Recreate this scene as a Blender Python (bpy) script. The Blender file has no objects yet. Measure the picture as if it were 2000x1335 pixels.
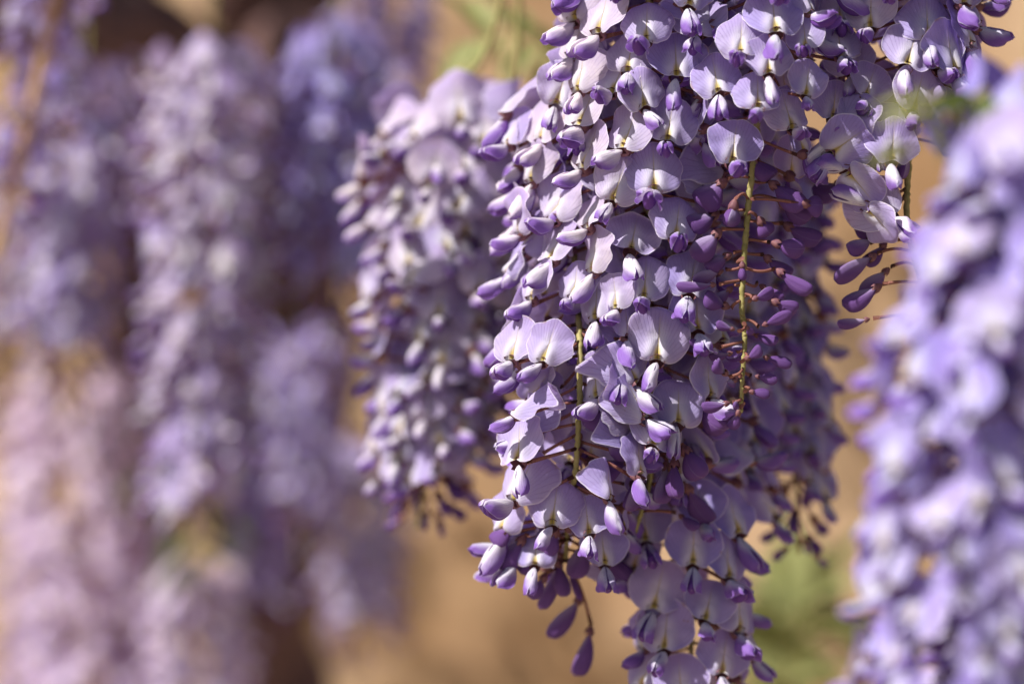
import bpy, math, random
import numpy as np
from mathutils import Vector, Matrix

# ------------------------------------------------------------------ camera, sky, sun, exposure
sc = bpy.context.scene
CAM_D, CAM_Z, LENS, SENS = 0.94, 1.60, 85.0, 36.0
cam = bpy.data.cameras.new('camera'); cam_o = bpy.data.objects.new('camera', cam)
sc.collection.objects.link(cam_o); sc.camera = cam_o
cam.lens = LENS; cam.sensor_width = SENS; cam.clip_start = 0.05; cam.clip_end = 500
cam_o.location = (0, -CAM_D, CAM_Z); cam_o.rotation_euler = (math.radians(90), 0, 0)
cam.dof.use_dof = True; cam.dof.focus_distance = 0.935; cam.dof.aperture_fstop = 3.1

SUN_DIR = Vector((-0.58, -0.34, 0.74)).normalized()      # towards the sun
elev = math.asin(SUN_DIR.z); azim = math.atan2(SUN_DIR.x, SUN_DIR.y)
world = bpy.data.worlds.new('World'); sc.world = world; world.use_nodes = True
wn = world.node_tree; sky = wn.nodes.new('ShaderNodeTexSky'); sky.sky_type = 'NISHITA'
sky.sun_disc = False; sky.sun_elevation = elev; sky.sun_rotation = azim
sky.air_density = 1.0; sky.dust_density = 2.0
bg = wn.nodes['Background']; bg.inputs['Strength'].default_value = 0.055
wn.links.new(sky.outputs[0], bg.inputs['Color'])
sun = bpy.data.lights.new('sun', 'SUN'); sun.energy = 5.0; sun.angle = math.radians(0.53)
sun.color = (1.0, 0.955, 0.89)
sun_o = bpy.data.objects.new('sun', sun); sc.collection.objects.link(sun_o)
sun_o.rotation_euler = SUN_DIR.to_track_quat('Z', 'Y').to_euler(); sun_o.location = (-3, -2, 5)
sc.view_settings.view_transform = 'Standard'; sc.view_settings.look = 'None'
sc.view_settings.exposure = 0.55; sc.view_settings.gamma = 1.0
sc.render.engine = 'CYCLES'; sc.cycles.use_denoising = True
sc.cycles.max_bounces = 5; sc.cycles.transmission_bounces = 4; sc.cycles.diffuse_bounces = 4
sc.cycles.use_adaptive_sampling = True; sc.cycles.adaptive_threshold = 0.02

rng = random.Random(11)
nrng = np.random.default_rng(5)
COL = sc.collection

def P(px, py, s):
    """a pixel of the 2000x1335 photograph and a distance along the view axis -> a point"""
    k = SENS / LENS * s / 2000.0
    return Vector(((px - 1000) * k, s - CAM_D, CAM_Z - (py - 667.5) * k))

# ------------------------------------------------------------------ materials
class NT:
    def __init__(self, name):
        self.m = bpy.data.materials.new(name); self.m.use_nodes = True
        self.t = self.m.node_tree; self.t.nodes.clear()
        self.out = self.t.nodes.new('ShaderNodeOutputMaterial')
    def n(self, kind, **kw):
        nd = self.t.nodes.new(kind)
        for k, v in kw.items(): setattr(nd, k, v)
        return nd
    def link(self, a, b):
        if hasattr(a, 'is_output'): self.t.links.new(a, b)
        else: b.default_value = a
    def math(self, op, a, b=0.0, c=0.0, clamp=False):
        nd = self.n('ShaderNodeMath', operation=op); nd.use_clamp = clamp
        self.link(a, nd.inputs[0]); self.link(b, nd.inputs[1]); self.link(c, nd.inputs[2])
        return nd.outputs[0]
    def ramp(self, v, a, b, c=0.0, d=1.0):
        nd = self.n('ShaderNodeMapRange'); nd.interpolation_type = 'SMOOTHSTEP'; nd.clamp = True
        self.link(v, nd.inputs[0])
        for i, x in enumerate((a, b, c, d)): self.link(x, nd.inputs[i + 1])
        return nd.outputs[0]
    def mix(self, f, a, b, blend='MIX'):
        nd = self.n('ShaderNodeMix', data_type='RGBA', blend_type=blend)
        self.link(f, nd.inputs[0])
        for x, i in ((a, 6), (b, 7)):
            self.link(x if hasattr(x, 'is_output') else (*x, 1.0), nd.inputs[i])
        return nd.outputs[2]
    def noise(self, scale, detail=3.0, vec=None, rough=0.55):
        nd = self.n('ShaderNodeTexNoise'); nd.inputs['Scale'].default_value = scale
        nd.inputs['Detail'].default_value = detail; nd.inputs['Roughness'].default_value = rough
        if vec is not None: self.link(vec, nd.inputs['Vector'])
        return nd.outputs[0]
    def bump(self, h, strength, dist):
        nd = self.n('ShaderNodeBump'); nd.inputs['Strength'].default_value = strength
        nd.inputs['Distance'].default_value = dist; self.link(h, nd.inputs['Height'])
        return nd.outputs[0]
    def surface(self, col, rough=0.5, spec=0.3, normal=None, trans=0.0, tcol=None):
        p = self.n('ShaderNodeBsdfPrincipled'); self.link(col if hasattr(col, 'is_output') else (*col, 1), p.inputs['Base Color'])
        self.link(rough, p.inputs['Roughness']); p.inputs['Specular IOR Level'].default_value = spec
        if normal is not None: self.link(normal, p.inputs['Normal'])
        res = p.outputs[0]
        if trans > 0:
            t = self.n('ShaderNodeBsdfTranslucent'); self.link(tcol if tcol is not None else col, t.inputs[0])
            if normal is not None: self.link(normal, t.inputs['Normal'])
            mx = self.n('ShaderNodeMixShader'); mx.inputs[0].default_value = trans
            self.t.links.new(res, mx.inputs[1]); self.t.links.new(t.outputs[0], mx.inputs[2]); res = mx.outputs[0]
        self.t.links.new(res, self.out.inputs[0])
        return self.m
    def petal_coords(self):
        a = self.n('ShaderNodeAttribute', attribute_name='pc')
        s = self.n('ShaderNodeSeparateXYZ'); self.link(a.outputs['Vector'], s.inputs[0])
        oi = self.n('ShaderNodeObjectInfo')
        return s.outputs[0], s.outputs[1], s.outputs[2], oi.outputs['Color'], oi.outputs['Alpha'], oi.outputs['Random']

def make_banner_mat():
    k = NT('banner_petal'); X, Z, R, tint, pale, rnd = k.petal_coords()
    X = k.math('SUBTRACT', X, 0.0)
    tc = k.n('ShaderNodeTexCoord').outputs['Object']
    n1 = k.noise(160.0, 3.0, tc)
    # lilac blade, pale for older flowers and for a painted sun-side cream
    blade = k.mix(pale, (0.315, 0.255, 0.64), (0.72, 0.625, 0.69))
    blade = k.mix(k.ramp(n1, 0.3, 0.75, 0.0, 0.4), blade, (0.47, 0.40, 0.74))
    up = k.ramp(Z, 0.35, 1.0)
    blade = k.mix(k.math('MULTIPLY', up, 0.35), blade, (0.36, 0.22, 0.60))
    # fine veins fanning out from the claw
    ang = k.math('ARCTAN2', X, k.math('ADD', Z, 0.06))
    wob = k.math('MULTIPLY_ADD', n1, 0.10, ang)
    vein = k.math('ABSOLUTE', k.math('SINE', k.math('MULTIPLY', wob, 26.0)))
    vein = k.ramp(vein, 0.0, 0.35, 1.0, 0.0)
    blade = k.mix(k.math('MULTIPLY', vein, 0.24), blade, (0.30, 0.17, 0.46))
    # white flare and yellow nectar guide at the claw
    zz = k.math('MULTIPLY', k.math('SUBTRACT', Z, 0.22), 1.25)
    xx = k.math('MULTIPLY', X, 1.5)
    d = k.math('SQRT', k.math('ADD', k.math('MULTIPLY', xx, xx), k.math('MULTIPLY', zz, zz)))
    d = k.math('MULTIPLY_ADD', n1, 0.18, d)
    f = k.ramp(d, 0.18, 0.92, 0.88, 0.0)
    c = k.mix(f, blade, (0.83, 0.81, 0.88))
    z2 = k.math('MULTIPLY', k.math('SUBTRACT', Z, 0.14), 1.9); x2 = k.math('MULTIPLY', X, 3.6)
    d2 = k.math('SQRT', k.math('ADD', k.math('MULTIPLY', x2, x2), k.math('MULTIPLY', z2, z2)))
    d2 = k.math('MULTIPLY_ADD', n1, 0.15, d2)
    c = k.mix(k.ramp(d2, 0.22, 0.62, 0.95, 0.0), c, (0.74, 0.58, 0.10))
    ml = k.ramp(k.math('ABSOLUTE', X), 0.008, 0.035, 1.0, 0.0)
    ml = k.math('MULTIPLY', ml, k.ramp(Z, 0.25, 0.9, 0.85, 0.1))
    c = k.mix(ml, c, (0.50, 0.40, 0.16))
    c = k.mix(k.ramp(R, 0.95, 1.0, 0.0, 0.75), c, (0.84, 0.80, 0.88))  # pale rim: light caught on the petal edge, painted in
    oi = k.n('ShaderNodeObjectInfo').outputs['Random']
    off = k.n('ShaderNodeVectorMath', operation='ADD'); k.link(tc, off.inputs[0])
    cb = k.n('ShaderNodeCombineXYZ'); k.link(oi, cb.inputs[0]); k.link(oi, cb.inputs[1]); k.link(cb.outputs[0], off.inputs[1])
    n3 = k.noise(210.0, 2.0, off.outputs[0])
    brown = k.math('MULTIPLY', k.ramp(R, 0.88, 1.0), k.ramp(n3, 0.60, 0.68))
    c = k.mix(k.math('MULTIPLY', brown, 0.55), c, (0.36, 0.20, 0.12))
    c = k.mix(k.ramp(n3, 0.74, 0.78, 0.0, 0.6), c, (0.34, 0.20, 0.22))
    c = k.mix(1.0, c, tint, 'MULTIPLY')
    tcol = k.mix(1.0, c, (0.95, 0.84, 1.0), 'MULTIPLY')
    nb = k.noise(420.0, 4.0, tc)
    h = k.math('MULTIPLY_ADD', vein, -0.5, nb)
    nrm = k.bump(h, 0.55, 0.0005)
    return k.surface(c, 0.62, 0.2, nrm, 0.36, tcol)

def make_wing_mat(name, light, dark, a0, a1, trans):
    k = NT(name); A, S, R, tint, pale, rnd = k.petal_coords()
    tc = k.n('ShaderNodeTexCoord').outputs['Object']
    n1 = k.noise(230.0, 3.0, tc)
    v = k.math('ADD', k.math('MULTIPLY', A, 0.75), k.math('MULTIPLY', S, 0.55))
    v = k.math('MULTIPLY_ADD', n1, 0.22, v)
    v = k.math('SUBTRACT', v, k.math('MULTIPLY', pale, 0.30))
    v = k.math('ADD', v, k.math('MULTIPLY', rnd, 0.30))
    c = k.mix(k.ramp(v, a0, a1), k.mix(pale, light, tuple(x * y for x, y in zip(light, (1.10, 1.02, 0.90)))), dark)  # pale lightens and warms it, also painting the sunny side
    st = k.math('ABSOLUTE', k.math('SINE', k.math('MULTIPLY', k.math('MULTIPLY_ADD', n1, 0.12, A), 34.0)))
    st = k.ramp(st, 0.0, 0.5, 1.0, 0.0)
    c = k.mix(k.math('MULTIPLY', st, 0.26), c, dark)
    c = k.mix(k.ramp(R, 0.90, 1.0, 0.0, 0.55), c, light)
    c = k.mix(1.0, c, tint, 'MULTIPLY')
    tcol = k.mix(1.0, c, (0.95, 0.82, 1.0), 'MULTIPLY')
    nrm = k.bump(k.math('MULTIPLY_ADD', st, -0.6, n1), 0.35, 0.0005)
    return k.surface(c, 0.6, 0.22, nrm, trans + 0.1, tcol)

def make_plain(name, c1, c2, scale, rough=0.55, trans=0.0, bump=0.3, bdist=0.0004, detail=4.0):
    k = NT(name); tc = k.n('ShaderNodeTexCoord').outputs['Object']
    n1 = k.noise(scale, detail, tc)
    c = k.mix(k.ramp(n1, 0.3, 0.7), c1, c2)
    nrm = k.bump(k.noise(scale * 3, 3.0, tc), bump, bdist)
    return k.surface(c, rough, 0.3, nrm, trans)

M_BANNER = make_banner_mat()
M_WING = make_wing_mat('wing_petal', (0.80, 0.79, 0.89), (0.28, 0.145, 0.52), 0.45, 0.95, 0.25)
M_KEEL = make_wing_mat('keel_petal', (0.62, 0.52, 0.74), (0.19, 0.075, 0.36), 0.2, 0.8, 0.22)
M_BUD = make_wing_mat('bud_petal', (0.52, 0.44, 0.66), (0.17, 0.075, 0.28), 0.10, 0.95, 0.18)
M_CALYX = make_plain('calyx', (0.14, 0.05, 0.08), (0.24, 0.11, 0.11), 500, 0.6, 0.1)
M_PEDICEL = make_plain('pedicel', (0.15, 0.045, 0.045), (0.27, 0.12, 0.08), 300, 0.6)
M_RACHIS = make_plain('rachis', (0.21, 0.19, 0.06), (0.36, 0.31, 0.12), 220, 0.55)
M_REDSTEM = make_plain('reddish_stem', (0.40, 0.22, 0.12), (0.52, 0.33, 0.19), 120, 0.6)
M_BARK = make_plain('vine_bark', (0.085, 0.045, 0.048), (0.19, 0.105, 0.09), 90, 0.85, 0, 0.8, 0.004)
M_LEAF = make_plain('leaf', (0.10, 0.15, 0.035), (0.19, 0.23, 0.06), 90, 0.45, 0.4)
M_YOUNG = make_plain('young_leaf', (0.30, 0.34, 0.11), (0.42, 0.42, 0.20), 90, 0.5, 0.45)

# ------------------------------------------------------------------ mesh helpers
class MB:
    """collects grids of points; build() makes one mesh"""
    def __init__(self): self.v = []; self.a = []; self.f = []; self.mi = []; self.n = 0
    def grid(self, V, A=None, close=False, mat=0, flip=False):
        n, m = V.shape[:2]
        if A is None: A = np.zeros_like(V)
        self.v.append(V.reshape(-1, 3)); self.a.append(A.reshape(-1, 3))
        jn = m if close else m - 1
        for i in range(n - 1):
            for j in range(jn):
                a = self.n + i * m + j; b = self.n + i * m + (j + 1) % m
                c = a + m; d = b + m
                self.f.append((a, c, d, b) if flip else (a, b, d, c)); self.mi.append(mat)
        self.n += n * m
        return self
    def add(self, mesh_mb, M=None, mat=0):
        V = np.concatenate(mesh_mb.v); 
        if M is not None:
            R = np.array(M.to_3x3()); V = V @ R.T + np.array(M.to_translation())
        self.v.append(V); self.a.append(np.concatenate(mesh_mb.a))
        for f in mesh_mb.f: self.f.append(tuple(i + self.n for i in f)); self.mi.append(mat)
        self.n += len(V)
        return self
    def build(self, name, *mats):
        me = bpy.data.meshes.new(name)
        V = np.concatenate(self.v)
        me.from_pydata(V.tolist(), [], self.f)
        at = me.attributes.new('pc', 'FLOAT_VECTOR', 'POINT')
        at.data.foreach_set('vector', np.concatenate(self.a).astype(np.float32).ravel())
        for m in mats: me.materials.append(m)
        me.polygons.foreach_set('material_index', self.mi)
        me.polygons.foreach_set('use_smooth', [True] * len(self.f))
        me.update()
        return me

def sstep(x, a, b):
    t = np.clip((x - a) / (b - a), 0, 1); return t * t * (3 - 2 * t)

BW = 0.0205       # width of a banner petal
def banner_mb(seed, fold, curl, ripple, rim, asym=0.0, n=12, m=44):
    r_ = np.random.default_rng(seed)
    rr = np.linspace(0, 1, n) ** 0.62; rr[0] = 0.015
    th = np.linspace(-math.pi, math.pi, m, endpoint=False)
    r, t = np.meshgrid(rr, th, indexing='ij')
    base = np.minimum(np.abs(np.abs(t) - math.pi), 9)
    Rr = 1 - 0.24 * np.exp(-(base / 0.24) ** 2)
    tip = r_.choice([0.05, 0.03, -0.05, 0.06])
    Rr = Rr + tip * np.exp(-(t / 0.16) ** 2)
    for k in (2, 3, 4, 5, 7): Rr = Rr + r_.normal(0, 0.016) * np.cos(k * t + r_.uniform(0, 6.28))
    for k in (9, 13): Rr = Rr + r_.normal(0, 0.006) * np.cos(k * t + r_.uniform(0, 6.28))
    x = 0.5 * r * Rr * np.sin(t) * (1 + 0.05 * np.cos(t)); z = 0.465 * r * Rr * np.cos(t)
    X = x / 0.5; Z = (z + 0.465) / 0.93
    d = -fold * 0.30 * np.abs(X + asym * 0.3) ** 1.7 * (0.55 + 0.45 * Z)
    d += -curl * 0.26 * Z ** 2
    d += 0.07 * np.exp(-((np.abs(X) - 0.24) / 0.17) ** 2) * np.exp(-((Z - 0.22) / 0.2) ** 2)
    d += -0.045 * np.exp(-(X / 0.06) ** 2) * (1 - 0.75 * Z)
    d += 0.05 * (1 - X ** 2)
    ph = r_.uniform(0, 6.28)
    d += ripple * 0.05 * r ** 3 * (np.sin(3 * t + ph) + 0.6 * np.sin(5 * t + 2 * ph) + .35 * np.sin(8 * t + ph))
    d += rim * 0.06 * sstep(r, 0.70, 1.0) ** 1.5 * (0.6 + 0.4 * np.cos(t + ph)) + rim * 0.05 * sstep(r, 0.88, 1.0) ** 2
    d += asym * 0.16 * X * Z
    V = np.stack([x, -d, z + 0.40], -1) * BW
    A = np.stack([X, Z, r], -1)
    return MB().grid(V, A, close=True)

def pod_shell(a0, a1, L, wa, wb, bend, tipw=0.42, ns=12, na=11, off=(0, 0, 0), flare=0.0, full=False, wob=0.0, neck=0.62):
    """boat-shaped petal: s runs from the claw to the tip along -Y, the angle from the top round one side"""
    s = np.linspace(0.0, 1.0, ns); al = np.linspace(a0, a1, na, endpoint=not full)
    S, Al = np.meshgrid(s, al, indexing='ij')
    prof = (S ** neck) * np.maximum(1 - S, 0) ** tipw; prof = prof / prof.max()
    prof = np.maximum(prof, 0.10 * (1 - S))
    edge = np.abs((Al - (a0 + a1) / 2) / ((a1 - a0) / 2))
    fl = 1 + flare * sstep(edge, 0.6, 1.0) * S
    x = wa * prof * np.sin(Al) * fl
    z = wb * prof * np.cos(Al) * np.where(np.cos(Al) < 0, 1.15, 0.75)
    y = -L * S * (1 + (0.05 * np.cos(2 * Al + wob) if wob else 0))
    if wob:
        k = 1 + 0.10 * np.sin(7 * S + wob * 2 + 2 * Al) + 0.05 * np.sin(15 * S + 5 * Al + wob)
        x = x * k + 0.10 * wa * np.sin(3.0 * S + wob); z = z * (2 - k)
    z = z + bend * L * (S ** 2 - 0.6 * S)
    V = np.stack([x + off[0], y + off[1], z + off[2]], -1)
    R = np.maximum(edge if not full else 0 * edge, S ** 6)
    A = np.stack([np.abs(Al) / math.pi, S, R], -1)
    return MB().grid(V, A, close=full)

def tube_mb(pts, rad, m=8, cap=True):
    pts = [Vector(p) for p in pts]; n = len(pts)
    V = np.zeros((n, m, 3)); A = np.zeros((n, m, 3))
    for i, p in enumerate(pts):
        t = (pts[min(i + 1, n - 1)] - pts[max(i - 1, 0)]).normalized()
        u = t.cross(Vector((0.3, 1, 0.12))).normalized(); w = t.cross(u)
        rr = rad[i] if hasattr(rad, '__len__') else rad
        for j in range(m):
            a = 2 * math.pi * j / m
            q = p + (u * math.cos(a) + w * math.sin(a)) * rr
            V[i, j] = q; A[i, j] = (j / m, i / n, 0)
    if cap:
        V = np.concatenate([np.repeat(np.array(pts[0])[None, None], m, 1), V, np.repeat(np.array(pts[-1])[None, None], m, 1)])
        A = np.concatenate([A[:1], A, A[-1:]])
    return MB().grid(V, A, close=True)

# ------------------------------------------------------------------ flower pieces (shared meshes)
BSPEC = []
_r = random.Random(3)
for i in range(14):
    BSPEC.append((100 + i, _r.uniform(-0.5, 0.55), _r.uniform(-0.25, 0.5), _r.uniform(0.3, 1.1), _r.uniform(-1.1, 0.7), _r.uniform(-0.7, 0.7)))
for i in range(10):      # crumpled and half folded ones
    BSPEC.append((200 + i, _r.uniform(1.3, 2.2), _r.uniform(0, 1.0), _r.uniform(1.0, 2.0), _r.uniform(-1.5, 0.5), _r.uniform(-1, 1)))
TILT = Matrix.Rotation(math.radians(-14), 4, 'X')
def rotated(mb, M): return MB().add(mb, M)
BANNERS = [rotated(banner_mb(*s), TILT).build('banner_petal', M_BANNER) for s in BSPEC]
NB_OPEN = 14
PITCHES = (24, 38, 54)
def pitchM(p): return Matrix.Rotation(math.radians(p), 4, 'X')   # the nose of the boat dips
WINGS = []
for i, p in enumerate(PITCHES):
    for fl, wa in ((0.15, 0.0024), (0.8, 0.0026), (1.7, 0.0027)):
        L = 0.0128 + 0.0007 * i
        mr = rotated(pod_shell(math.radians(-8), math.radians(142), L, wa, 0.0034, 0.30, 0.40, flare=fl, wob=i + 1), pitchM(p))
        ml = rotated(pod_shell(math.radians(8), math.radians(-142), L, wa, 0.0034, 0.30, 0.40, flare=fl * .7, wob=i + 2.3), pitchM(p))
        kk = rotated(pod_shell(0, 2 * math.pi, L * 0.93, wa * .80, 0.0032, 0.30, 0.40, full=True, na=12, off=(0, 0, -0.0006)), pitchM(p))
        WINGS.append((mr.build('wing_petal', M_WING), ml.build('wing_petal', M_WING), kk.build('keel_petal', M_KEEL), mr, ml, kk))
def calyx_mb():
    n, m = 7, 12
    s = np.linspace(0, 1, n); a = np.linspace(0, 2 * math.pi, m, endpoint=False)
    S, A = np.meshgrid(s, a, indexing='ij')
    rad = 0.0007 + 0.0019 * np.sin(np.clip(S, 0, 1) * 2.0) 
    y = 0.0032 * (1 - S) - 0.0016 * S * (1 + 0.8 * sstep(S, .7, 1) * np.cos(5 * A))
    return MB().grid(np.stack([rad * np.cos(A), y, rad * np.sin(A)], -1), np.stack([S, S, S], -1), close=True)
CALYX_MB = calyx_mb(); CALYX = CALYX_MB.build('calyx', M_CALYX)
def pedicel_mb(bow):
    z = np.linspace(0, 1, 8)
    return tube_mb([(bow * math.sin(math.pi * t) , 0, t) for t in z], [0.0006 + 0.0002 * (t > .9) + 0.0003 * (1 - t) ** 4 for t in z], 7)
PEDICELS = [pedicel_mb(b).build('pedicel', M_PEDICEL) for b in (0.0012, -0.0012, 0.0025, -0.0022)]
BUDS = []; BUD_MBS = []
for wa, wb, bend, tw in ((0.16, 0.25, 0.20, 0.40), (0.18, 0.25, 0.12, 0.46), (0.14, 0.23, 0.26, 0.36), (0.16, 0.28, 0.05, 0.5)):
    b = pod_shell(0, 2 * math.pi, 1.0, wa, wb, bend, tw, ns=16, na=30, full=True, neck=0.95)
    V = b.v[0].reshape(16, 30, 3)
    al = np.linspace(0, 2 * math.pi, 30, endpoint=False)
    A_ = b.a[0].reshape(16, 30, 3); A_[:, :, 2] = np.maximum(A_[:, :, 2], 0.98 * np.maximum(np.exp(-((al - 1.5) / 0.14) ** 2), np.exp(-((al - 4.6) / 0.14) ** 2))[None])
    b.a[0] = A_.reshape(-1, 3)
    V[:, :, 2] += (0.05 * np.exp(-((np.minimum(al, 2 * math.pi - al)) / 0.35) ** 2))[None] * np.sin(np.linspace(0, math.pi, 16))[:, None]
    fold_ = 1 + (0.07 * np.cos(3 * al + 1.0) - 0.16 * np.exp(-((al - 1.2) / 0.22) ** 2) - 0.10 * np.exp(-((al - 5.0) / 0.2) ** 2))[None] * np.sin(np.linspace(0, math.pi, 16))[:, None] + 0.03 * np.sin(np.linspace(0, 9, 16))[:, None]
    V[:, :, 0] *= fold_ * (1 + 0.10 * np.sin(np.linspace(0, 5, 16)))[:, None]
    b.v[0] = (V).reshape(-1, 3)
    BUD_MBS.append(b); BUDS.append(b.build('bud_petal', M_BUD))

# whole flower / bud in one mesh for the out of focus racemes
def whole_flower(i, wi):
    mb = MB().add(rotated(banner_mb(*BSPEC[i], n=7, m=26), TILT), None, 0)
    w = WINGS[wi]; q = Matrix.Scale(.82, 4); mb.add(w[3], q, 1).add(w[4], q, 1).add(w[5], q, 2).add(CALYX_MB, None, 3)
    mb.add(tube_mb([(0, 0.003, 0), (0.001, 0.010, 0.0005), (0, 0.019, 0.002)], 0.0007, 6), None, 3)
    return mb.build('flower', M_BANNER, M_WING, M_KEEL, M_PEDICEL)
WHOLE = [whole_flower(i, (i * 4 + 1) % len(WINGS)) for i in range(12)] + [whole_flower(i, i % 9) for i in range(14, 18)]
def whole_bud(i):
    L = 0.012
    mb = MB(); mb.add(BUD_MBS[i], Matrix.Scale(L, 4), 0).add(CALYX_MB, None, 1)
    mb.add(tube_mb([(0, 0.002, 0), (0.001, 0.007, 0.0005), (0, 0.012, 0.002)], 0.0006, 6), None, 1)
    return mb.build('bud', M_BUD, M_PEDICEL)
WHOLE_BUDS = [whole_bud(i) for i in range(4)]

# ------------------------------------------------------------------ object helpers
def new(name, data, parent=None, M=None, color=None):
    o = bpy.data.objects.new(name, data); COL.objects.link(o)
    if parent is not None: o.parent = parent
    if M is not None: o.matrix_basis = M
    if color is not None: o.color = color
    return o
def tag(o, label, cat, group=None, kind=None):
    if label: o['label'] = label
    if cat: o['category'] = cat
    if group: o['group'] = group
    if kind: o['kind'] = kind
    return o
def frame(loc, fwd, up=Vector((0, 0, 1)), roll=0.0, scale=1.0):
    f = Vector(fwd).normalized(); u = Vector(up)
    if abs(f.dot(u)) > 0.97: u = Vector((0.2, -0.9, 0.3))
    z = (u - f * u.dot(f)).normalized(); y = -f; x = y.cross(z)
    R = Matrix((x, y, z)).transposed().to_4x4()
    return Matrix.Translation(loc) @ R @ Matrix.Rotation(roll, 4, 'Y') @ Matrix.Scale(scale, 4)

class Raceme:
    def __init__(self, label, pts, group, rad0=0.0016, rad1=0.0009, stem=None, cat='flower raceme', name='wisteria_raceme'):
        """pts: (px, py, s) from the top down; the first one is lifted to the branch overhead"""
        w = [P(*p) for p in pts]
        self.w = w; top = w[0]
        self.root = new(name, None, None, Matrix.Translation(top)); self.root.empty_display_size = 0.02
        tag(self.root, label, cat, group)
        self.top = top
        # smooth polyline
        q = []
        for i in range(len(w) - 1):
            p0 = w[max(i - 1, 0)]; p1 = w[i]; p2 = w[i + 1]; p3 = w[min(i + 2, len(w) - 1)]
            for k in range(8):
                t = k / 8.0
                q.append(0.5 * ((2 * p1) + (p2 - p0) * t + (2 * p0 - 5 * p1 + 4 * p2 - p3) * t * t + (3 * p1 - p0 - 3 * p2 + p3) * t ** 3))
        q.append(w[-1]); self.q = q
        n = len(q); rad = [rad0 + (rad1 - rad0) * i / (n - 1) for i in range(n)]
        fine = []; fr = []
        for i in range(n - 1):
            for k in range(4):
                t = k / 4; fine.append(q[i].lerp(q[i + 1], t) - top + Vector((rng.uniform(-1, 1), rng.uniform(-1, 1), 0)) * 0.00022)
                fr.append((rad[i] + (rad[i + 1] - rad[i]) * t) * rng.choice((0.96, 0.99, 1.02, 1.10)))
        fine.append(q[-1] - top); fr.append(rad[-1])
        mb = tube_mb(fine, fr, 9)
        new('rachis', mb.build('rachis', stem or M_RACHIS), self.root)
        self.zs = [p.z for p in q]
        self.placed = []
    def at(self, z):
        q = self.q
        if z >= q[0].z: return q[0].copy()
        for a, b in zip(q, q[1:]):
            if a.z >= z >= b.z:
                t = (a.z - z) / max(a.z - b.z, 1e-9); return a.lerp(b, t)
        return q[-1].copy()
    # one open flower with all its petals
    def flower(self, loc, fwd, roll=0.0, scale=1.0, bi=None, wi=None, tint=(1, 1, 1), pale=0.3, up=Vector((0, 0, 1)), attach=None):
        M = frame(loc - self.top, fwd, up, roll, scale)
        fl = new('flower', None, self.root, M); fl.empty_display_size = 0.004
        col = (*tint, max(0.0, min(1.0, pale)))
        bi = rng.randrange(len(BANNERS)) if bi is None else bi
        wi = rng.randrange(len(WINGS)) if wi is None else wi
        j = lambda: Matrix.Rotation(rng.uniform(-0.12, 0.12), 4, 'X') @ Matrix.Rotation(rng.uniform(-0.10, 0.10), 4, 'Z')
        new('banner_petal', BANNERS[bi], fl, j(), col)
        w = WINGS[wi]; spread = rng.uniform(0.0, 0.16); jj = Matrix.Rotation(rng.uniform(-0.35, 0.35), 4, 'Y') @ Matrix.Rotation(rng.uniform(-.3, .3), 4, 'X') @ Matrix.Rotation(rng.uniform(-.25, .25), 4, 'Z') @ Matrix.Scale(rng.uniform(.85, 1.12), 4)
        o = Matrix.Translation((0, -0.0008, -0.0004))
        new('wing_petal', w[0], fl, o @ jj @ Matrix.Rotation(spread, 4, 'Z'), col)
        new('wing_petal', w[1], fl, o @ jj @ Matrix.Rotation(-spread, 4, 'Z'), col)
        new('keel_petal', w[2], fl, o @ jj, col)
        new('calyx', CALYX, fl, None, col)
        self.pedicel(fl, M, loc, attach)
        self.placed.append(loc)
        return fl
    def pedicel(self, fl, M, loc, attach=None):
        if attach is None: attach = self.at(loc.z + 0.006 + rng.uniform(-0.002, 0.005))
        a = M.inverted() @ (attach - self.top)          # in the flower's own frame
        b = Vector((0, 0.0028, 0)); d = a - b
        q = d.to_track_quat('Z', 'Y').to_matrix().to_4x4()
        new('pedicel', rng.choice(PEDICELS), fl, Matrix.Translation(b) @ q @ Matrix.Diagonal((1, 1, d.length, 1)))
    def bud(self, loc, fwd, length, width, roll=0.0, tint=(1, 1, 1), pale=0.2, kind=None, up=Vector((0, 0, 1)), attach=None):
        M = frame(loc - self.top, fwd, up, roll, 1.0)
        fl = new('bud', None, self.root, M); fl.empty_display_size = 0.003
        col = (*tint, pale); k = rng.randrange(4) if kind is None else kind
        ws = width / 0.46
        new('bud_petal', BUDS[k], fl, Matrix.Diagonal((ws, length, ws, 1)), col)
        cs = max(0.30, min(0.85, width / 0.0095))
        new('calyx', CALYX, fl, Matrix.Scale(cs, 4), col)
        if attach is None: attach = self.at(loc.z + 0.002)
        self.pedicel(fl, M, loc, attach)
        self.placed.append(loc)
    # a flower seen at a pixel of the photograph: its depth follows from the raceme it grows on
    def flower_at(self, px, py, w=100, yaw=0.0, roll=0.0, pitch=0.0, R=0.024, dd=0.0, **kw):
        s = self.at(P(px, py, CAM_D).z).y + CAM_D
        for _ in range(3):
            sc_ = w * SENS / LENS * s / 2000 / BW * 1.12
            base = P(px, py + 0.40 * w, s)
            ax = self.at(base.z + 0.006)
            dx = base.x - ax.x
            s = ax.y + CAM_D - math.sqrt(max(R * R - dx * dx, (0.25 * R) ** 2)) + dd
        f = Vector((math.sin(math.radians(yaw)), -math.cos(math.radians(yaw)), math.sin(math.radians(pitch))))
        kw.setdefault('bi', rng.randrange(NB_OPEN))
        return self.flower(base, f, math.radians(roll), min(sc_ / max(0.75, math.cos(math.radians(yaw))), 1.4), **kw)
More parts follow.
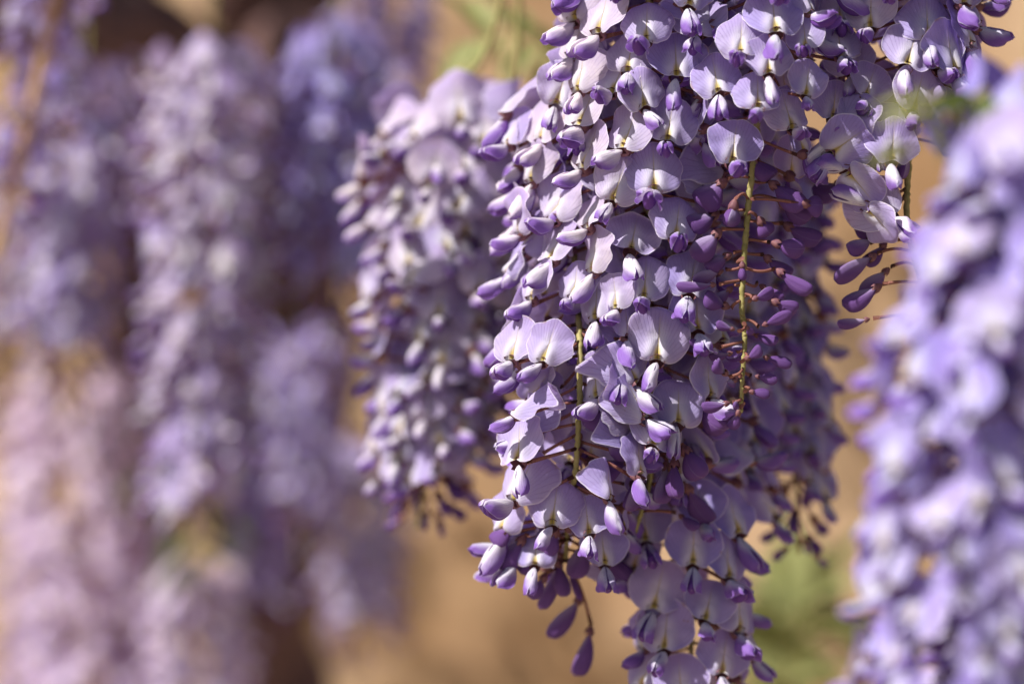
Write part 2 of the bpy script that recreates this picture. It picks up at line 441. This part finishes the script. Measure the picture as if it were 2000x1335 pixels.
    def bud_at(self, x0, y0, x1, y1, w, dd=0.0, R=0.012, dz=0.0, **kw):
        ax = self.at(P(x0, y0, CAM_D + self.q[0].y).z); s = ax.y + CAM_D + dd
        a = P(x0, y0, s); b = P(x1, y1, s + dz)
        k = SENS / LENS * s / 2000
        self.bud(a, b - a, (b - a).length, w * k, roll=rng.uniform(-0.7, 0.7), **kw)
    # spiral of flowers round the rachis, young buds at the tip
    def fill(self, z_top, z_bot, dz, R0, R1, bud_from=0.85, size=(1.0, 1.2), pale=(0.1, 0.6), whole=False, clear=0.0115, tint=(1, 1, 1),
             keep=None, tintvar=0.06, seed=1, clear_front=0.0140):
        r = random.Random(seed); i = 0; z = z_top; phi = r.uniform(0, 6.28)
        pre = list(self.placed); L = z_top - z_bot
        while z > z_bot:
            t = (z_top - z) / L
            z -= dz * r.uniform(0.8, 1.2) * (1.0 if t < bud_from else 1.15); phi += 2.39996 + r.uniform(-0.25, 0.25)
            R = (R0 + (R1 - R0) * t ** 1.6) * r.uniform(0.82, 1.15)
            o = Vector((math.cos(phi), math.sin(phi), 0)); ax = self.at(z + 0.006)
            isbud = t > bud_from + r.uniform(-0.05, 0.05)
            if isbud: R *= 0.62
            loc = Vector((ax.x, ax.y, z)) + o * R
            if keep and not keep(loc, o): continue
            cl = clear if o.y > -0.35 else max(clear, clear_front)
            if any((loc - p).length < cl for p in pre): continue
            tv = 1 + r.uniform(-tintvar, tintvar); tn = (tint[0] * tv, tint[1] * tv * (1 + r.uniform(-.03, .03)), tint[2] * tv)
            pl = r.uniform(*pale) * (1 - 0.5 * t)
            if isbud:
                u = (t - bud_from) / max(1e-6, 1 - bud_from)
                d = o * 0.8 + Vector((r.uniform(-.3, .3), r.uniform(-.3, .3), -0.75 + r.uniform(-.3, .3)))
                ln = 0.0135 - 0.0065 * u
                if whole:
                    M = frame(loc - self.top, d, roll=r.uniform(-1, 1), scale=ln / 0.012)
                    new('bud', r.choice(WHOLE_BUDS), self.root, M, (*tn, pl))
                else:
                    self.bud(loc, d, ln, ln * 0.5, r.uniform(-1, 1), tn, pl)
            else:
                f = o + Vector((r.uniform(-.42, .42), r.uniform(-.42, .42), 0.05 + r.uniform(-0.25, 0.3) - 0.35 * max(0, t - .6)))
                sz = r.uniform(*size) * (1 - 0.12 * t)
                if whole:
                    M = frame(loc - self.top, f, roll=r.uniform(-.45, .45), scale=sz)
                    new('flower', r.choice(WHOLE), self.root, M, (*tn, pl))
                else:
                    self.flower(loc, f, r.uniform(-.4, .4), sz, tint=tn, pale=pl)
            i += 1

def zpx(py, s): return P(1000, py, s).z

# ------------------------------------------------------------------ the setting
def build_setting():
    k = NT('gravel_path'); tc = k.n('ShaderNodeTexCoord').outputs['Object']
    c = k.mix(k.noise(40.0, 6.0, tc), (0.22, 0.17, 0.12), (0.42, 0.34, 0.26))
    mg = k.surface(c, 0.9, 0.2, k.bump(k.noise(90.0, 4.0, tc), 0.6, 0.01))
    n = 60; g = np.linspace(-150, 150, n)
    X, Y = np.meshgrid(g, g, indexing='ij'); Z = 0.03 * np.sin(X * .4) * np.cos(Y * .3)
    o = new('ground', MB().grid(np.stack([X, Y, Z], -1), flip=False).build('ground', mg)); tag(o, None, None, None, 'structure')
    # warm plastered wall a few steps behind the blossom
    k = NT('warm_plaster'); tc = k.n('ShaderNodeTexCoord').outputs['Object']
    n1 = k.noise(2.3, 5.0, tc); n2 = k.noise(14.0, 5.0, tc)
    c = k.mix(k.ramp(n1, 0.35, 0.65), (0.36, 0.21, 0.105), (0.64, 0.445, 0.285))
    c = k.mix(k.ramp(n2, 0.45, 0.75, 0.0, 0.5), c, (0.40, 0.27, 0.15))
    mw = k.surface(c, 0.9, 0.2, k.bump(n2, 0.5, 0.02))
    nx, nz = 90, 40; xs = np.linspace(-5, 6, nx); zs = np.linspace(-0.05, 3.4, nz)
    mb = MB()
    X, Z = np.meshgrid(xs, zs, indexing='ij')
    Yf = WALL_Y + 0.012 * np.sin(X * 3.1 + Z) * np.cos(Z * 4.3) + 0.006 * nrng.normal(size=X.shape)
    mb.grid(np.stack([X, Yf, Z], -1)); mb.grid(np.stack([X, Yf * 0 + WALL_Y + 0.35, Z], -1), flip=True)
    top = np.stack([np.stack([xs, Yf[:, -1], Z[:, -1]], -1), np.stack([xs, Yf[:, -1] * 0 + WALL_Y + .35, Z[:, -1]], -1)], 1)
    mb.grid(top)
    tag(new('garden_wall', mb.build('garden_wall', mw)), 'warm tan plastered garden wall, softly blurred behind the hanging blossom', 'wall')
WALL_Y = 2.3
build_setting()

# ------------------------------------------------------------------ racemes in and near focus
G_SHARP = 'wisteria racemes of the sharp cluster'
G_BACK = 'blurred wisteria racemes behind'

# right raceme of the sharp cluster, its bare budded tip showing the stem
r2 = Raceme('sharp wisteria raceme ending in a bare yellow-green stem with tiny purple buds',
            [(1500, -400, .945), (1492, 0, .945), (1478, 250, .942), (1465, 370, .940), (1455, 480, .940), (1449, 600, .938), (1455, 650, .938), (1450, 740, .937), (1447, 805, .937)], G_SHARP, 0.0015, 0.0008)
for a in [(1445, 72, 95, 0, 4), (1403, 148, 92, -8, -8), (1480, 178, 90, 6, 4), (1428, 280, 100, 5, 12), (1547, 220, 84, 14, -10),
          (1515, 25, 108, 4, 0), (1500, 112, 88, 4, 4), (1360, 30, 102, -14, 0), (1575, 68, 72, -18, -10), (1640, 75, 92, 10, 6), (1572, 158, 74, 10, 10)]:
    px, py, w, yaw, roll = a
    r2.flower_at(px, py, w, yaw, roll, pitch=rng.uniform(-4, 14), R=0.026 if py < 200 else 0.018, pale=rng.uniform(.15, .5))
for b in [(1472, 312, 1508, 350, 36), (1512, 362, 1572, 408, 34), (1572, 398, 1606, 402, 28), (1410, 358, 1364, 402, 46), (1433, 402, 1424, 444, 40),
          (1485, 432, 1503, 458, 28), (1400, 457, 1354, 506, 34), (1420, 500, 1377, 524, 25), (1518, 476, 1572, 488, 28), (1540, 442, 1602, 474, 30, .012),
          (1450, 518, 1450, 548, 19), (1392, 556, 1320, 562, 16), (1525, 532, 1584, 574, 26), (1416, 597, 1374, 580, 25), (1475, 583, 1511, 567, 18),
          (1515, 590, 1558, 606, 24, .006), (1495, 633, 1547, 610, 16), (1430, 642, 1398, 632, 13), (1460, 699, 1489, 680, 17), (1497, 698, 1548, 711, 16, .005),
          (1392, 676, 1345, 668, 11), (1416, 728, 1394, 708, 21), (1436, 742, 1424, 752, 14), (1468, 765, 1504, 768, 15), (1418, 788, 1370, 798, 18),
          (1442, 806, 1428, 838, 18), (1440, 785, 1434, 795, 11), (1460, 640, 1470, 652, 9), (1530, 398, 1582, 430, 30, .008), (1500, 505, 1545, 540, 26, .008), (1395, 420, 1345, 445, 34, .006), (1405, 530, 1352, 548, 20, .004), (1490, 560, 1530, 586, 18, .008), (1425, 565, 1385, 600, 20, .006), (1478, 655, 1520, 668, 15, .006), (1425, 690, 1385, 700, 15, .004), (1480, 735, 1520, 742, 13, .004)]:
    dd = b[5] if len(b) > 5 else rng.uniform(-.004, .003)
    w = P(b[0], b[1], .94)
    r2.bud_at(*b[:4], b[4] * 1.22 + 2, dd=dd - .002, dz=rng.uniform(-.004, .004), pale=rng.uniform(.0, .35), kind=rng.randrange(4))
r2.fill(zpx(-260, .94), zpx(330, .94), 0.0024, 0.027, 0.020, bud_from=2, pale=(.1, .6), seed=21, clear=.0095,
        keep=lambda l, o: not (o.y < -0.35 and l.z < zpx(250, .94)))

# main raceme
r1 = Raceme('dense sharp wisteria raceme with round lilac banners hanging left of the bare budded stem',
            [(1270, -420, .960), (1268, 0, .962), (1262, 300, .965), (1265, 600, .966), (1272, 800, .966), (1270, 930, .968), (1240, 1040, .972)], G_SHARP)
for a in [(1170, 35, 84, -40, 0, .8), (1120, 80, 80, -50, 0, .9), (1135, 215, 84, -45, 6, .9), (1125, 10, 84, -45, 0, .8), (1225, 105, 92, -8, 6, .5), (1262, 45, 96, -4, 0, .4), (1258, 178, 86, 6, -4, .4), (1320, 110, 108, 2, 3, .15), (1195, 152, 80, -28, 8, .6), (1302, 237, 104, 0, 10, .35),
          (1278, 332, 108, 3, 0, .3), (1218, 262, 78, -42, 6, .6), (1132, 150, 74, -45, 0, .95), (1375, 250, 72, 15, 10, .2), (1195, 358, 92, -18, 18, .6),
          (1230, 455, 100, -3, 12, .45), (1317, 428, 96, 10, 14, .25), (1258, 547, 94, -4, 2, .4), (1343, 537, 100, 10, 18, .15), (1205, 578, 66, -30, -10, .6),
          (1165, 595, 74, -38, -10, .6), (1360, 612, 96, 14, 5, .1), (1283, 662, 110, -2, 4, .45), (1214, 700, 96, -6, 2, .4), (1168, 748, 74, -38, -12, .5),
          (1322, 792, 96, 14, 8, .3), (1272, 834, 100, 8, 20, .5), (1385, 750, 70, 40, 4, .2), (1140, 300, 80, -60, 10, .9), (1150, 420, 70, -60, 0, .85), (1160, 505, 70, -55, 0, .85)]:
    px, py, w, yaw, roll, pale = a  # higher pale at the left paints the sunny side
    r1.flower_at(px, py, w, yaw, roll, pitch=rng.uniform(-4, 12), R=0.029 if px > 1180 else 0.031, pale=pale, dd=rng.uniform(-.003, .003))
for b in [(1222, 898, 1146, 936, 50), (1252, 852, 1192, 890, 42), (1255, 915, 1228, 1000, 50), (1300, 912, 1290, 985, 46), (1318, 905, 1320, 975, 40), (1340, 880, 1372, 935, 48), (1370, 795, 1420, 840, 52), (1215, 770, 1146, 838, 50)]:
    r1.bud_at(*b, dd=-.022 + rng.uniform(0, .01), dz=-.003, pale=rng.uniform(.2, .7))
r1.fill(zpx(-260, .96), zpx(1010, .96), 0.0021, 0.031, 0.024, bud_from=.97, pale=(.15, .7), seed=5, clear=.0095, clear_front=.0155,
        keep=lambda l, o: not (o.x < -0.45 and o.y < 0.2 and zpx(930, .96) < l.z < zpx(700, .96)))

# upper right raceme
r3 = Raceme('short sharp wisteria raceme with a few violet buds dangling against the tan wall',
            [(1790, -420, .955), (1785, 0, .955), (1778, 250, .950), (1772, 430, .947), (1800, 560, .946), (1800, 650, .946)], G_SHARP)
for a in [(1768, 92, 106, -6, 18, .35), (1812, 38, 106, 4, 4, .25), (1783, 180, 96, 0, 16, .4), (1893, 145, 88, 45, 6, .1), (1890, 60, 86, 60, 0, .0), (1686, 160, 80, 20, 30, .5),
          (1688, 228, 82, 25, 0, .5), (1742, 384, 106, -4, -52, .5), (1905, 20, 84, 70, 0, .0), (1700, 20, 92, -15, 0, .7), (1640, 10, 96, -10, 0, .6), (1665, 110, 92, -8, -10, .5), (1625, 200, 88, 0, 10, .3), (1845, 225, 92, 20, 0, .3), (1740, 280, 96, 0, 8, .3), (1830, 100, 95, 15, 0, .2), (1860, 110, 90, 40, 0, .1)]:
    px, py, w, yaw, roll, pale = a
    r3.flower_at(px, py, w, yaw, roll, pitch=rng.uniform(-4, 12), R=0.024 if py < 300 else .012, pale=pale, dd=rng.uniform(-.003, .003))
for b in [(1757, 436, 1700, 462, 42, 0), (1702, 468, 1656, 492, 34, 0), (1702, 502, 1628, 547, 36, 0), (1712, 562, 1648, 602, 36, 0), (1692, 624, 1635, 636, 22, 0), (1725, 480, 1690, 520, 30, .004), (1730, 530, 1680, 575, 30, .006), (1735, 440, 1668, 448, 36, .006),
          (1745, 262, 1700, 330, 42, -.012), (1770, 300, 1760, 350, 36, -.012), (1640, 360, 1590, 385, 40, .014)]:
    r3.bud_at(*b[:5], dd=b[5], dz=rng.uniform(-.004, .004), pale=rng.uniform(.1, .6))
for px, py, rl, fx, ft, sz, pl in [(1655, 330, 150, -.75, -.25, 1.05, .3), (1695, 402, 150, -.85, -.2, 1.0, .4), (1620, 300, 60, -.3, -.5, 1.1, .1), (1640, 265, 40, -.6, 0, 1.1, .4), (1735, 285, -20, -.3, -.2, 1.0, .3)]:
    r3.flower(P(px, py, .937), Vector((fx, -.6, ft)), math.radians(rl), sz, pale=pl, bi=rng.randrange(NB_OPEN))
r3.fill(zpx(-260, .95), zpx(300, .95), 0.0018, 0.029, 0.025, bud_from=2, pale=(.1, .5), seed=8, clear=.0095, keep=lambda l, o: not (o.x < -0.5 and o.y < 0 and l.z < zpx(270, .95)))

# left raceme of the cluster
r4 = Raceme('paler raceme on the sunny side of the sharp cluster, violet buds drooping from its tip',
            [(1120, -420, .985), (1118, 0, .987), (1112, 300, .985), (1126, 560, .970), (1133, 700, .947), (1126, 900, .947), (1110, 1000, .968), (1105, 1090, .985)], G_SHARP)
for a in [(1005, 1062, 80, -30, 0, .2), (1150, 1010, 86, 10, 0, .2), (1180, 1070, 84, 12, 0, .1), (1045, 1075, 80, -10, 0, .2), (1085, 400, 78, -45, 0, .7), (1080, 482, 72, -50, 0, .6), (1120, 555, 70, -30, 0, .5), (1060, 676, 82, -25, 15, .4), (1000, 676, 74, -40, 0, .5), (1015, 868, 94, -30, -12, .45),
          (1005, 942, 92, -35, 12, .45), (1078, 985, 104, -4, 6, .3), (985, 1010, 76, -48, 0, .4), (1040, 330, 70, -60, 0, .8), (1060, 250, 74, -50, 0, .9), (1040, 560, 70, -50, 0, .6)]:
    px, py, w, yaw, roll, pale = a
    r4.flower_at(px, py, w, yaw, roll, pitch=rng.uniform(-4, 12), R=0.024, pale=pale)
r4.flower_at(1113, 868, 96, 0, 0, R=.012, dd=.045, pale=.3)
for b in [(1018, 1055, 975, 1112, 44, -.014), (1050, 1068, 1020, 1122, 40, -.014), (1062, 1128, 1034, 1168, 34, -.01), (1100, 1088, 1058, 1192, 36, .004), (1130, 1172, 1072, 1246, 36, .012), (1152, 1232, 1130, 1322, 36, .014),
          (1110, 1110, 1136, 1172, 14, .0), (1172, 1080, 1222, 1142, 56, 0), (1140, 1060, 1120, 1130, 40, -.006), (1000, 1030, 960, 1060, 40, -.012), (1090, 1100, 1105, 1165, 34, -.006), (1190, 1040, 1170, 1110, 44, .0), (1085, 1040, 1070, 1085, 36, -.016), (1110, 1030, 1160, 1040, 38, -.01)]:
    r4.bud_at(*b[:5], dd=b[5], dz=.002, pale=rng.uniform(.1, .5))
r4.fill(zpx(215, .98), zpx(1130, .98), 0.0017, 0.023, 0.026, bud_from=2, pale=(.25, .9), seed=14, clear=.0095,
        keep=lambda l, o: not (o.y < 0.1 and -0.6 < o.x < 0.55 and zpx(950, .96) < l.z < zpx(660, .96)))

r4.fill(zpx(-260, .98), zpx(235, .98), 0.0022, 0.026, 0.026, bud_from=2, pale=(.5, 1.0), seed=15, clear=.0095, keep=lambda l, o: o.x > -0.30)

# lower raceme
r5 = Raceme('slightly soft wisteria raceme hanging lowest in the sharp cluster, a few mauve banners in shade',
            [(1345, -420, 1.02), (1345, 300, 1.02), (1345, 700, 1.01), (1345, 950, 1.0), (1350, 1150, .995), (1350, 1280, .995), (1335, 1500, .995)], G_SHARP)
for a in [(1262, 1020, 100, -8, -6, .2), (1352, 1064, 102, 2, 4, .05), (1420, 1096, 86, 30, 12, .05), (1275, 1150, 106, -6, 14, .35), (1240, 1086, 76, -35, 0, .3), (1375, 1176, 92, 10, 20, .3),
          (1297, 1228, 104, -2, 4, .3), (1440, 1202, 84, 40, 12, .2), (1408, 1280, 94, 12, 14, .2), (1255, 1312, 80, -35, 0, .4), (1370, 985, 90, 12, 0, .0), (1440, 1010, 90, 30, 0, .0), (1330, 1330, 100, 0, 0, .3)]:
    px, py, w, yaw, roll, pale = a
    r5.flower_at(px, py, w, yaw, roll, pitch=rng.uniform(-4, 10), R=0.024, pale=pale)
r5.fill(zpx(-200, 1.0), zpx(1500, 1.0), 0.0033, 0.025, 0.022, bud_from=2, pale=(0, .4), seed=33, clear=.0135)

# ------------------------------------------------------------------ softer racemes
def soft(label, pts, zt, zb, s, R0, R1, group, seed, dz=0.0034, bud=0.82, pale=(.2, .8), tint=(1, 1, 1), size=(1.12, 1.3), rad=0.0016, stem=None, **kw):
    r = Raceme(label, pts, group, rad, rad * .6, stem)
    r.fill(zpx(zt, s), zpx(zb, s), dz, R0, R1, bud_from=bud, pale=pale, whole=True, seed=seed, tint=tint, size=size, **kw)
    return r

soft('shaded plum wisteria raceme close behind the bare budded stem', [(1540, -500, 1.08), (1540, 300, 1.085), (1560, 1080, 1.085)], 330, 1080, 1.085, .014, .013, G_BACK, 51, dz=.0028, pale=(0, .25))
soft('shaded wisteria raceme hidden behind the bare budded stem and the main raceme', [(1430, -500, 1.05), (1430, 300, 1.05), (1420, 1000, 1.05)], -200, 1000, 1.05, .026, .022, G_BACK, 50, dz=.0026, pale=(0, .25), bud=2)
soft('bright blush and lilac wisteria raceme next to the sunny side of the sharp cluster', [(1080, -500, 1.13), (970, 40, 1.13), (905, 190, 1.13), (885, 500, 1.13), (850, 800, 1.125), (815, 1030, 1.12)], 245, 1015, 1.13, .041, .016, G_BACK, 52, dz=.0014, pale=(.4, 1.0), bud=.90, size=(1.25, 1.45))
soft('second lilac wisteria raceme tucked between the blush raceme and the sharp cluster', [(1020, -500, 1.14), (1010, 150, 1.14), (985, 600, 1.14), (950, 900, 1.14)], 215, 860, 1.14, .030, .020, G_BACK, 53, dz=.0018, pale=(.4, .9), size=(1.2, 1.4))
G_FRONT = 'blurred wisteria racemes in front'
soft('big pale out-of-focus wisteria raceme hanging in front of the sharp cluster', [(2030, -300, .74), (2010, 250, .74), (1985, 480, .74), (1908, 720, .74), (1892, 1100, .74), (1880, 1500, .74)], 320, 1480, .74, .027, .031, G_FRONT, 54, dz=.0013, bud=2, pale=(.1, .75), tint=(.95, .97, 1.06), size=(.95, 1.1))
soft('bluish out-of-focus wisteria raceme at the outer edge of the foreground', [(2060, -300, .76), (2060, 250, .76), (2080, 1500, .76)], 200, 1480, .76, .030, .028, G_FRONT, 55, dz=.0026, bud=2, pale=(.0, .5), tint=(.85, .9, 1.05))
soft('out-of-focus wisteria raceme filling the shade behind the pale foreground one', [(2040, -300, .79), (2030, 400, .79), (1970, 900, .79), (1950, 1500, .79)], 430, 1480, .79, .020, .024, G_FRONT, 67, dz=.0022, bud=2, pale=(.2, .7))
soft('long grey-lilac wisteria raceme with pale round bud tips, dark gaps at both sides', [(420, -400, 1.48), (415, 150, 1.48), (400, 600, 1.48), (385, 1000, 1.48)], 130, 1030, 1.48, .036, .024, G_BACK, 56, dz=.0019, pale=(.4, 1.0), bud=.94)
soft('shorter bluish wisteria raceme between the grey-lilac and the blush racemes', [(662, -300, 1.52), (662, 100, 1.52), (650, 660, 1.52)], 90, 660, 1.52, .031, .024, G_BACK, 57, dz=.0019, pale=(.1, .6), tint=(.90, .93, 1.08))
soft('tapering violet wisteria raceme beside the leaning reddish stem', [(165, -300, 1.58), (165, 200, 1.58), (135, 600, 1.58), (130, 800, 1.58)], 150, 800, 1.58, .034, .016, G_BACK, 58, dz=.0021, pale=(.1, .7))
soft('leaning violet wisteria raceme on a bare reddish stem', [(170, -250, 1.36), (110, 0, 1.36), (50, 260, 1.36), (-10, 500, 1.36)], -100, 430, 1.36, .022, .016, G_BACK, 59, dz=.0026, pale=(0, .4), size=(.8, .95), rad=.0042, stem=M_REDSTEM, keep=lambda l, o: o.y > -0.45)
soft('pale pink wisteria raceme tinted to look sunlit, drooping low over the tan wall', [(200, 300, 2.05), (180, 800, 2.05), (160, 1500, 2.05)], 760, 1480, 2.05, .066, .062, G_BACK, 60, dz=.0012, pale=(.8, 1.0), bud=2, size=(1.1, 1.3), tint=(1.2, 1.12, 1.10))  # tint brightens the petals in place of direct sun
soft('pale wisteria raceme low beside the added dark trunk', [(400, 500, 1.9), (390, 900, 1.9), (370, 1500, 1.9)], 1120, 1480, 1.9, .036, .05, G_BACK, 62, dz=.0022, pale=(.6, 1.0), bud=2, size=(1.1, 1.2), tint=(1.10, 1.06, 1.04))
soft('faded pink wisteria raceme far back below the blush raceme', [(720, 300, 1.95), (710, 800, 1.95), (700, 1300, 1.95)], 880, 1290, 1.95, .036, .025, G_BACK, 61, dz=.0026, pale=(.3, .8))
soft('dim mauve wisteria raceme in shade just past the added dark trunk', [(600, 100, 1.85), (590, 800, 1.85), (585, 1100, 1.85)], 660, 1060, 1.85, .030, .02, G_BACK, 63, dz=.0034, pale=(.0, .4))
soft('dusky mauve wisteria raceme hanging in front of the added dark trunk', [(520, 300, 2.0), (515, 800, 2.0), (505, 1250, 2.0)], 840, 1240, 2.0, .032, .02, G_BACK, 68, dz=.0030, pale=(.0, .4))
soft('small lilac wisteria raceme high behind the bluish one', [(760, -300, 1.75), (750, 100, 1.75), (745, 420, 1.75)], -60, 420, 1.75, .034, .02, G_BACK, 64, dz=.0028, pale=(.2, .6))
soft('pale wisteria raceme hugging the far end of the tan wall', [(20, 100, 1.9), (20, 400, 1.9), (10, 760, 1.9)], 330, 740, 1.9, .045, .03, G_BACK, 66, dz=.0024, pale=(.5, .9))

# ------------------------------------------------------------------ the branches that carry them, and added dark trunks
def wavy(pts, amp, n=10, seed=1):
    r = random.Random(seed); out = []
    for a, b in zip(pts, pts[1:]):
        for k in range(n):
            p = Vector(a).lerp(Vector(b), k / n)
            out.append(p + (Vector((r.uniform(-1, 1), r.uniform(-1, 1), r.uniform(-1, 1))) * amp if k else Vector()))
    out.append(Vector(pts[-1])); return out
def trunk(label, pts, rad, seed):
    """two dark twisted stems, added to stand in for shaded gaps between racemes"""
    root = new('added_trunk', None, None, Matrix.Translation(Vector(pts[0]))); tag(root, label, 'vine', 'added dark vine stems')
    base = Vector(pts[0]); q = wavy(pts, rad * 0.12, 14, seed)
    for ph in (0.0, math.pi):
        line = []; rr = []
        for i, p in enumerate(q):
            a = ph + i * 0.30
            line.append(p - base + Vector((math.cos(a), math.sin(a), 0)) * rad * 0.62)
            rr.append(rad * (0.80 + 0.16 * math.sin(i * 1.3 + ph)))
        new('stem', tube_mb(line, rr, 14).build('stem', M_BARK), root)
    return root
t1 = P(520, 1335, 2.1); t1b = P(545, 100, 2.1); t1c = P(560, -500, 2.0)
added_trunk1 = trunk('added dark vine trunk standing in for the shaded gap between the grey-lilac and bluish racemes', [(t1.x, t1.y, -0.02), t1, t1b, t1c], 0.046, 3)
t2 = P(255, 1335, 2.2); t2b = P(250, 300, 2.2); t2c = P(230, -500, 2.1)
trunk('thinner added dark trunk standing in for shade behind the tapering violet raceme', [(t2.x, t2.y, -0.02), t2, t2b, t2c], 0.024, 4)

t3 = P(300, 1335, 1.95)
x0 = P(545, 250, 2.1); x1 = P(300, 60, 1.9); x2 = P(60, 40, 1.85); x3 = P(-400, -60, 1.85)
new('arm', tube_mb([p - x0 for p in wavy([x0, x1, x2, x3], .006, 8, 9)], .030, 12).build('arm', M_BARK), added_trunk1, Matrix.Translation(x0 - Vector((t1.x, t1.y, -0.02))))

def branch(label, tops, seed, rad=0.006):
    tops = sorted(tops, key=lambda v: v.x)
    a = tops[0] + Vector((-0.45, 0.02, 0.03)); b = tops[-1] + Vector((0.4, 0.02, 0.04))
    q = wavy([a] + tops + [b], 0.002, 6, seed)
    o = new('vine_branch', tube_mb([p - a for p in q], [rad * (1 + .15 * math.sin(i)) for i in range(len(q))], 10).build('vine_branch', M_BARK), None, Matrix.Translation(a))
    tag(o, label, 'branch')
tops = [o.matrix_basis.to_translation() for o in COL.objects if o.name.startswith('wisteria_raceme')]
branch('brown woody branch that the foreground racemes hang from', [t for t in tops if t.y < -0.1], 1)
branch('brown woody branch that the sharp cluster hangs from', [t for t in tops if -0.1 <= t.y < 0.12], 2)
branch('brown woody branch that the blush raceme and its shaded neighbours hang from', [t for t in tops if 0.12 <= t.y < 0.3], 5)
branch('brown woody branch above the blurred racemes beside the added trunks', [t for t in tops if 0.3 <= t.y < 0.75], 6)
branch('brown woody branch close to the tan wall carrying the farthest racemes', [t for t in tops if t.y >= 0.75], 7)

# ------------------------------------------------------------------ leaves
def leaf_mb(n=9, m=5):
    s = np.linspace(0, 1, n); u = np.linspace(-1, 1, m); S, U = np.meshgrid(s, u, indexing='ij')
    w = 0.19 * np.sin(math.pi * S ** 0.75) ** 0.9
    return MB().grid(np.stack([U * w, -S, -0.25 * S ** 2 + 0.08 * np.abs(U) * np.sin(math.pi * S)], -1))
LEAF_MB = leaf_mb(); LEAF = LEAF_MB.build('leaflet', M_LEAF); YLEAF = LEAF_MB.build('leaflet', M_YOUNG)
def leafy(label, a, b, n, size, seed, mesh=LEAF, group='leafy twigs'):
    r = random.Random(seed); a = Vector(a); b = Vector(b)
    root = new('leafy_twig', None, None, Matrix.Translation(a)); tag(root, label, 'twig', group)
    q = [p - a for p in wavy([a, a.lerp(b, .5) + Vector((0, 0, size * .3)), b], size * .04, 5, seed)]
    new('stem', tube_mb(q, [0.0014 - 0.0008 * i / len(q) for i in range(len(q))], 7).build('stem', M_RACHIS), root)
    for i in range(n):
        t = (i + 1) / n; p = q[min(int(t * (len(q) - 1)), len(q) - 1)]
        side = (b - a).normalized().cross(Vector((0, -1, .3))).normalized() * (1 if i % 2 else -1)
        d = side + (b - a).normalized() * .6 + Vector((r.uniform(-.5, .5), r.uniform(-.6, .4), r.uniform(-.5, .3)))
        new('leaflet', mesh, root, frame(p, d, roll=r.uniform(-1, 1), scale=size * r.uniform(.7, 1.15)))
leafy('green leafy twig low between the foreground raceme and the sharp cluster', P(1450, 1310, 1.6), P(1660, 1190, 1.65), 26, .062, 1, YLEAF)
leafy('pale green leafy twig below the lowest sharp raceme', P(1530, 1420, 1.55), P(1560, 1190, 1.55), 20, .055, 2, YLEAF)
leafy('fresh green leafy twig above the blush raceme', P(1110, 125, 1.3), P(930, 80, 1.3), 15, .034, 3, YLEAF)
leafy('green leafy twig tangled round the thin added trunk', P(260, 760, 1.95), P(310, 960, 1.95), 9, .05, 4)
leafy('drooping green leafy twig under the pale bud tips of the grey-lilac raceme', P(330, 850, 1.85), P(400, 1090, 1.85), 10, .05, 5)
leafy('yellow-green young leafy shoot at the top of the pale foreground raceme', P(1840, 190, .74), P(1785, 290, .735), 6, .021, 6, YLEAF)
leafy('small green shoot beside the yellow-green one on the pale foreground raceme', P(1930, 180, .74), P(1870, 290, .74), 5, .022, 7)

# unseen leaves added overhead to shade the wall and the racemes at the back
def shade_canopy():
    r = np.random.default_rng(8); mb = MB(); V0 = LEAF_MB.v[0]
    cl = [(-1.0, .38, 2.26, .28, .2, 130), (-.62, .74, 2.28, .18, .2, 300), (-1.35, 1.75, 2.3, .5, .35, 500), (-.15, 1.95, 2.3, .22, .22, 150), (-.75, 1.35, 2.3, .3, .25, 260), (-.95, 1.6, 2.3, .3, .25, 350)]
    for cx, cy, cz, rx, ry, n in cl:
        for i in range(n):
            p = Vector((cx + rx * r.normal() * .6, cy + ry * r.normal() * .6, cz + .07 * r.normal()))
            d = Vector((r.normal(), r.normal(), -.3 + .4 * r.normal()))
            mb.add(LEAF_MB, frame(p, d, roll=r.uniform(-1, 1), scale=.06 * r.uniform(.7, 1.2)))
    o = new('shade_foliage', mb.build('shade_foliage', M_LEAF)); tag(o, 'green foliage added out of view overhead to shade the wall and back racemes', 'foliage', None, 'stuff')
shade_canopy()
